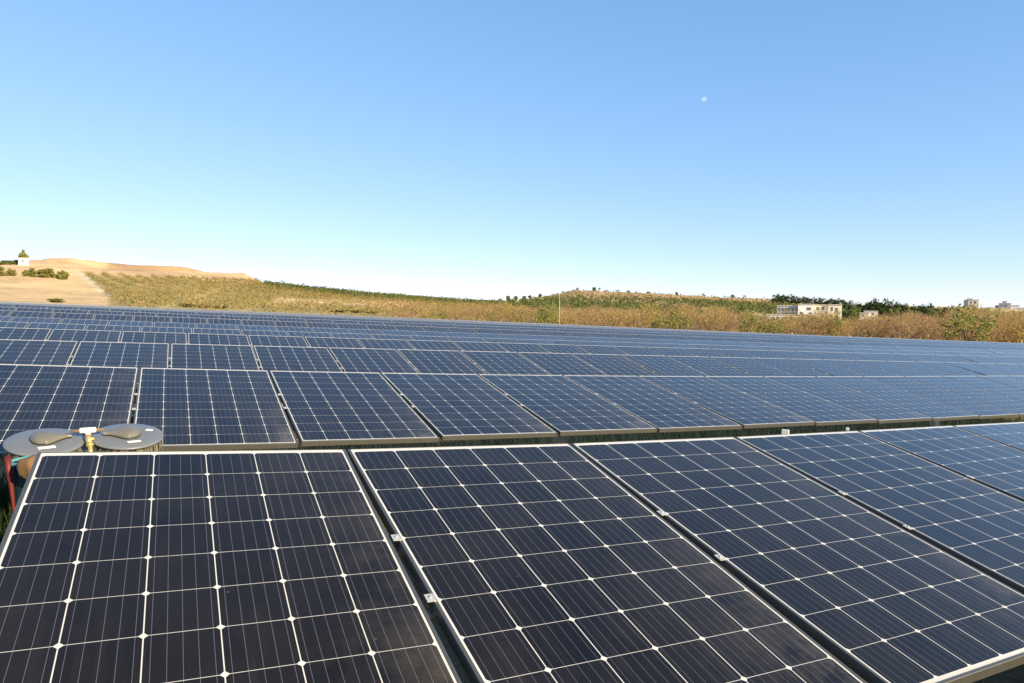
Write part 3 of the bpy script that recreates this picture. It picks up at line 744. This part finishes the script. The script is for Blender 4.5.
c1 = on_plane(45, 440.5); c2 = on_plane(127.5, 434.8)
ctr = (c1+c2)/2
br = empty('cleaning_brush', ctr-ez*HB)
xd = (c2-c1)/np.linalg.norm(c2-c1); zd = ez-xd*(ez@xd); zd /= np.linalg.norm(zd); yd = np.cross(zd, xd)
br.matrix_world = Matrix(((xd[0], yd[0], zd[0], br.location[0]), (xd[1], yd[1], zd[1], br.location[1]), (xd[2], yd[2], zd[2], br.location[2]), (0,0,0,1)))
tag(br, 'twin disc cleaning brush head with grey discs and brass fitting, lying on the second row', 'cleaning brush')
SEP = np.linalg.norm(c2-c1); RD = SEP*.475
for sgn in (-1, 1):
    cx = sgn*SEP/2; d_ = MB()
    d_.lathe([(0.0, HB+.006), (RD*.55, HB+.006), (RD*.93, HB), (RD*.985, HB-.004), (RD, HB-.010), (RD*.985, HB-.016), (RD*.9, HB-.018), (0, HB-.018)], 72, (cx, 0, 0))
    disc = d_.build('disc', M_disc, br)
    # teardrop motor casing running to the middle pipe
    L_ = RD*.98; vs = []; fs = []; NR, NA = 26, 18; ax0 = cx+sgn*RD*.36
    def casing(scale, z0, zs, name, mat, par):
        vs = []; fs = []
        for i in range(NR+1):
            t = i/NR; x = ax0-sgn*t*L_*1.03
            wd = RD*.42*math.sqrt(max(0, 1-((t-.33)/.335)**2)) if t < .33 else RD*(.42*(1-smooth((t-.33)/.62))+.045)
            hh = .034*(math.sqrt(max(0, 1-((t-.33)/.335)**2)) if t < .33 else 1-.62*smooth((t-.33)/.66))
            wd *= scale
            for k in range(NA+1):
                a_ = math.pi*k/NA; vs.append((x, wd*math.cos(a_), z0+zs*hh*math.sin(a_)**.6))
        for i in range(NR):
            for k in range(NA):
                q = i*(NA+1)+k; fs.append((q, q+1, q+NA+2, q+NA+1) if sgn < 0 else (q+NA+1, q+NA+2, q+1, q))
        mb = MB(); mb.add(vs, fs, 0, True); return mb.build(name, mat, par)
    hs = casing(1.0, HB+.014, 1.0, 'motor_housing', M_dome, br)
    casing(1.05, HB+.004, .35, 'gasket', M_rub, hs)
    for (u0, v0, w_, h_2, rz) in ((.10, -.66, .36, .13, .05), (.62, .16, .20, .13, -.5)) if sgn > 0 else ((.02, -.62, .42, .17, .12),):
        st = MB(); c_, s_2 = math.cos(rz), math.sin(rz)
        q = [(cx+RD*(u0+a_*w_/2*c_-b_*h_2/2*s_2)*1.0, RD*(v0+a_*w_/2*s_2+b_*h_2/2*c_), HB+.0085+zz) for zz in (0, .001) for a_, b_ in ((-1,-1),(1,-1),(1,1),(-1,1))]
        st.add(q, [(4,5,6,7),(3,2,1,0),(0,1,5,4),(1,2,6,5),(2,3,7,6),(3,0,4,7)]); st.build('sticker', M_stick, disc)
    n_ = 800; a_ = r_.uniform(0, 6.283, n_); rr2 = RD*r_.uniform(.62, .97, n_); B = np.stack([cx+rr2*np.cos(a_), rr2*np.sin(a_), np.full(n_, HB-.017)], 1)
    E = np.stack([-np.sin(a_), np.cos(a_), 0*a_], 1)*.0016; dn = np.stack([np.cos(a_)*.012, np.sin(a_)*.012, -r_.uniform(.045, .066, n_)], 1)+r_.normal(size=(n_, 3))*.006
    link(bpy.data.objects.new('bristles', mesh_from_quads('bristles', np.stack([B-E, B+E, B+dn+E, B+dn-E], 1).reshape(-1, 3), M_bris)), br)
mb = MB(); mb.tube([(-.085,0,HB+.045),(.085,0,HB+.045)], .009, 12); mb.build('pipe', M_copper, br)
mb = MB(); mb.tube([(-.042,0,HB+.046),(-.038,0,HB+.046),(.038,0,HB+.046),(.042,0,HB+.046)], [.012,.0165,.0165,.012], 14); mb.tube([(0,-.0,HB+.046),(0,-.035,HB+.03)], .014, 12); mb.build('white_tee', M_stick, br)
mb = MB(); mb.tube([(0,-.03,HB+.03),(0,-.052,HB+.018),(.004,-.085,HB-.002)], [.015,.019,.017], 6); mb.tube([(.004,-.085,HB-.002),(.006,-.10,HB-.015)], .022, 6)
mb.tube([(.006,-.10,HB-.015),(.008,-.135,HB-.05)], [.015,.013], 10); mb.tube([(-.012,-.06,HB+.012),(.03,-.07,HB+.02)], .010, 8); mb.build('brass_valve', M_brass, br)
mb = MB(); mb.tube([(.008,-.135,HB-.05),(.01,-.17,HB-.11),(-.01,-.20,HB-.3),(-.06,-.24,HB-.62)], .011, 10); mb.build('hose', M_rub, br)
mb = MB()
for sgn in (-1, 1): mb.tube([(0,-.045,HB-.012),(sgn*.05,-.055,HB-.035),(sgn*.12,-.05,HB-.026)], .008, 8)
mb.build('bracket', M_rub, br)

# small white box on a stake in the gap behind the nearest row
for px, py_, wd in ((785.5, 432.5, .062), (847.5, 429, .030)):
    q = at_depth(px, py_, (6.6 if px < 800 else 7.2)); gz = height(q[0], q[1])
    bx = empty('marker_box', (q[0], q[1], gz), (0, 0, -YAW-.5)); hz = q[2]-gz
    tag(bx, ('larger' if wd > .05 else 'smaller')+' white box on a thin stake in the gap behind the nearest row', 'marker box')
    mb = MB(); mb.box(-wd*.5, wd*.5, -.02, .02, hz-wd*.42, hz+wd*.42); mb.build('box', M_stick, bx)
    mb = MB(); mb.tube([(0, .03, -.1), (0, .03, hz)], .008, 6); mb.build('stake', M_steel, bx)

# ------------------------------------------------------------------ bucket and hose under the brush
M_teal = simple('teal_plastic', (.003,.026,.033), .45, 0, .2, 6)
M_ltea = simple('pale_teal_rim', (.10,.30,.31), .45)
M_red = simple('red_hose', (.12,.014,.010), .6, 0, .2, 10)
M_rag = simple('brown_cloth', (.16,.09,.04), .95, 0, .35, 40)
q = at_depth(35, 461, 3.6); gz = height(q[0], q[1])
bu = empty('bucket', (q[0], q[1], gz)); tag(bu, 'tall teal plastic tub with a paler rim between the first two rows', 'tub')
Hh = q[2]-gz
mb = MB(); mb.lathe([(0, 0), (.08, 0), (.085, .02), (.105, Hh-.02), (.105, Hh), (.095, Hh), (.08, .04), (0, .04)], 36); mb.build('body', M_teal, bu)
mb = MB(); mb.lathe([(.100, Hh-.004), (.115, Hh-.004), (.117, Hh+.010), (.104, Hh+.012), (.100, Hh-.004)], 36); mb.build('rim', M_ltea, bu)
q2 = at_depth(8, 462, 3.5); g2 = height(q2[0], q2[1])
mb = MB(); mb.tube([(0,.1,-.12),(-.01,.05,.0),(0,0,.02),(.005,-.02,-.03),(.012,-.02,-.10),(.02,-.01,-.25),(.0,.0,-.5),(.08,.02,g2-q2[2]+.03),(.4,.3,g2-q2[2]+.02)], [.012,.013,.015,.015,.012,.007,.006,.006,.006], 10)
o = mb.build('hose', M_red); o.location = tuple(q2); tag(o, 'red hose hanging beside the teal tub', 'hose')
r2 = np.random.default_rng(3); mb = MB(); prof = [(.0,.03),(.02,.034),(.04,.02),(.048,-.01),(.042,-.05),(.02,-.09),(0,-.095)]; mb.lathe(prof, 20)
mb.v = [(x*(1+.25*math.sin(9*z*20+x*60)), y*(1+.25*math.cos(x*80+z*30)), z*(1+.15*math.sin(x*90))) for x, y, z in mb.v]
q3 = at_depth(31, 463, 3.42); o = mb.build('rag', M_rag); o.location = tuple(q3); tag(o, 'crumpled tan cloth hanging over the tub rim', 'cloth')
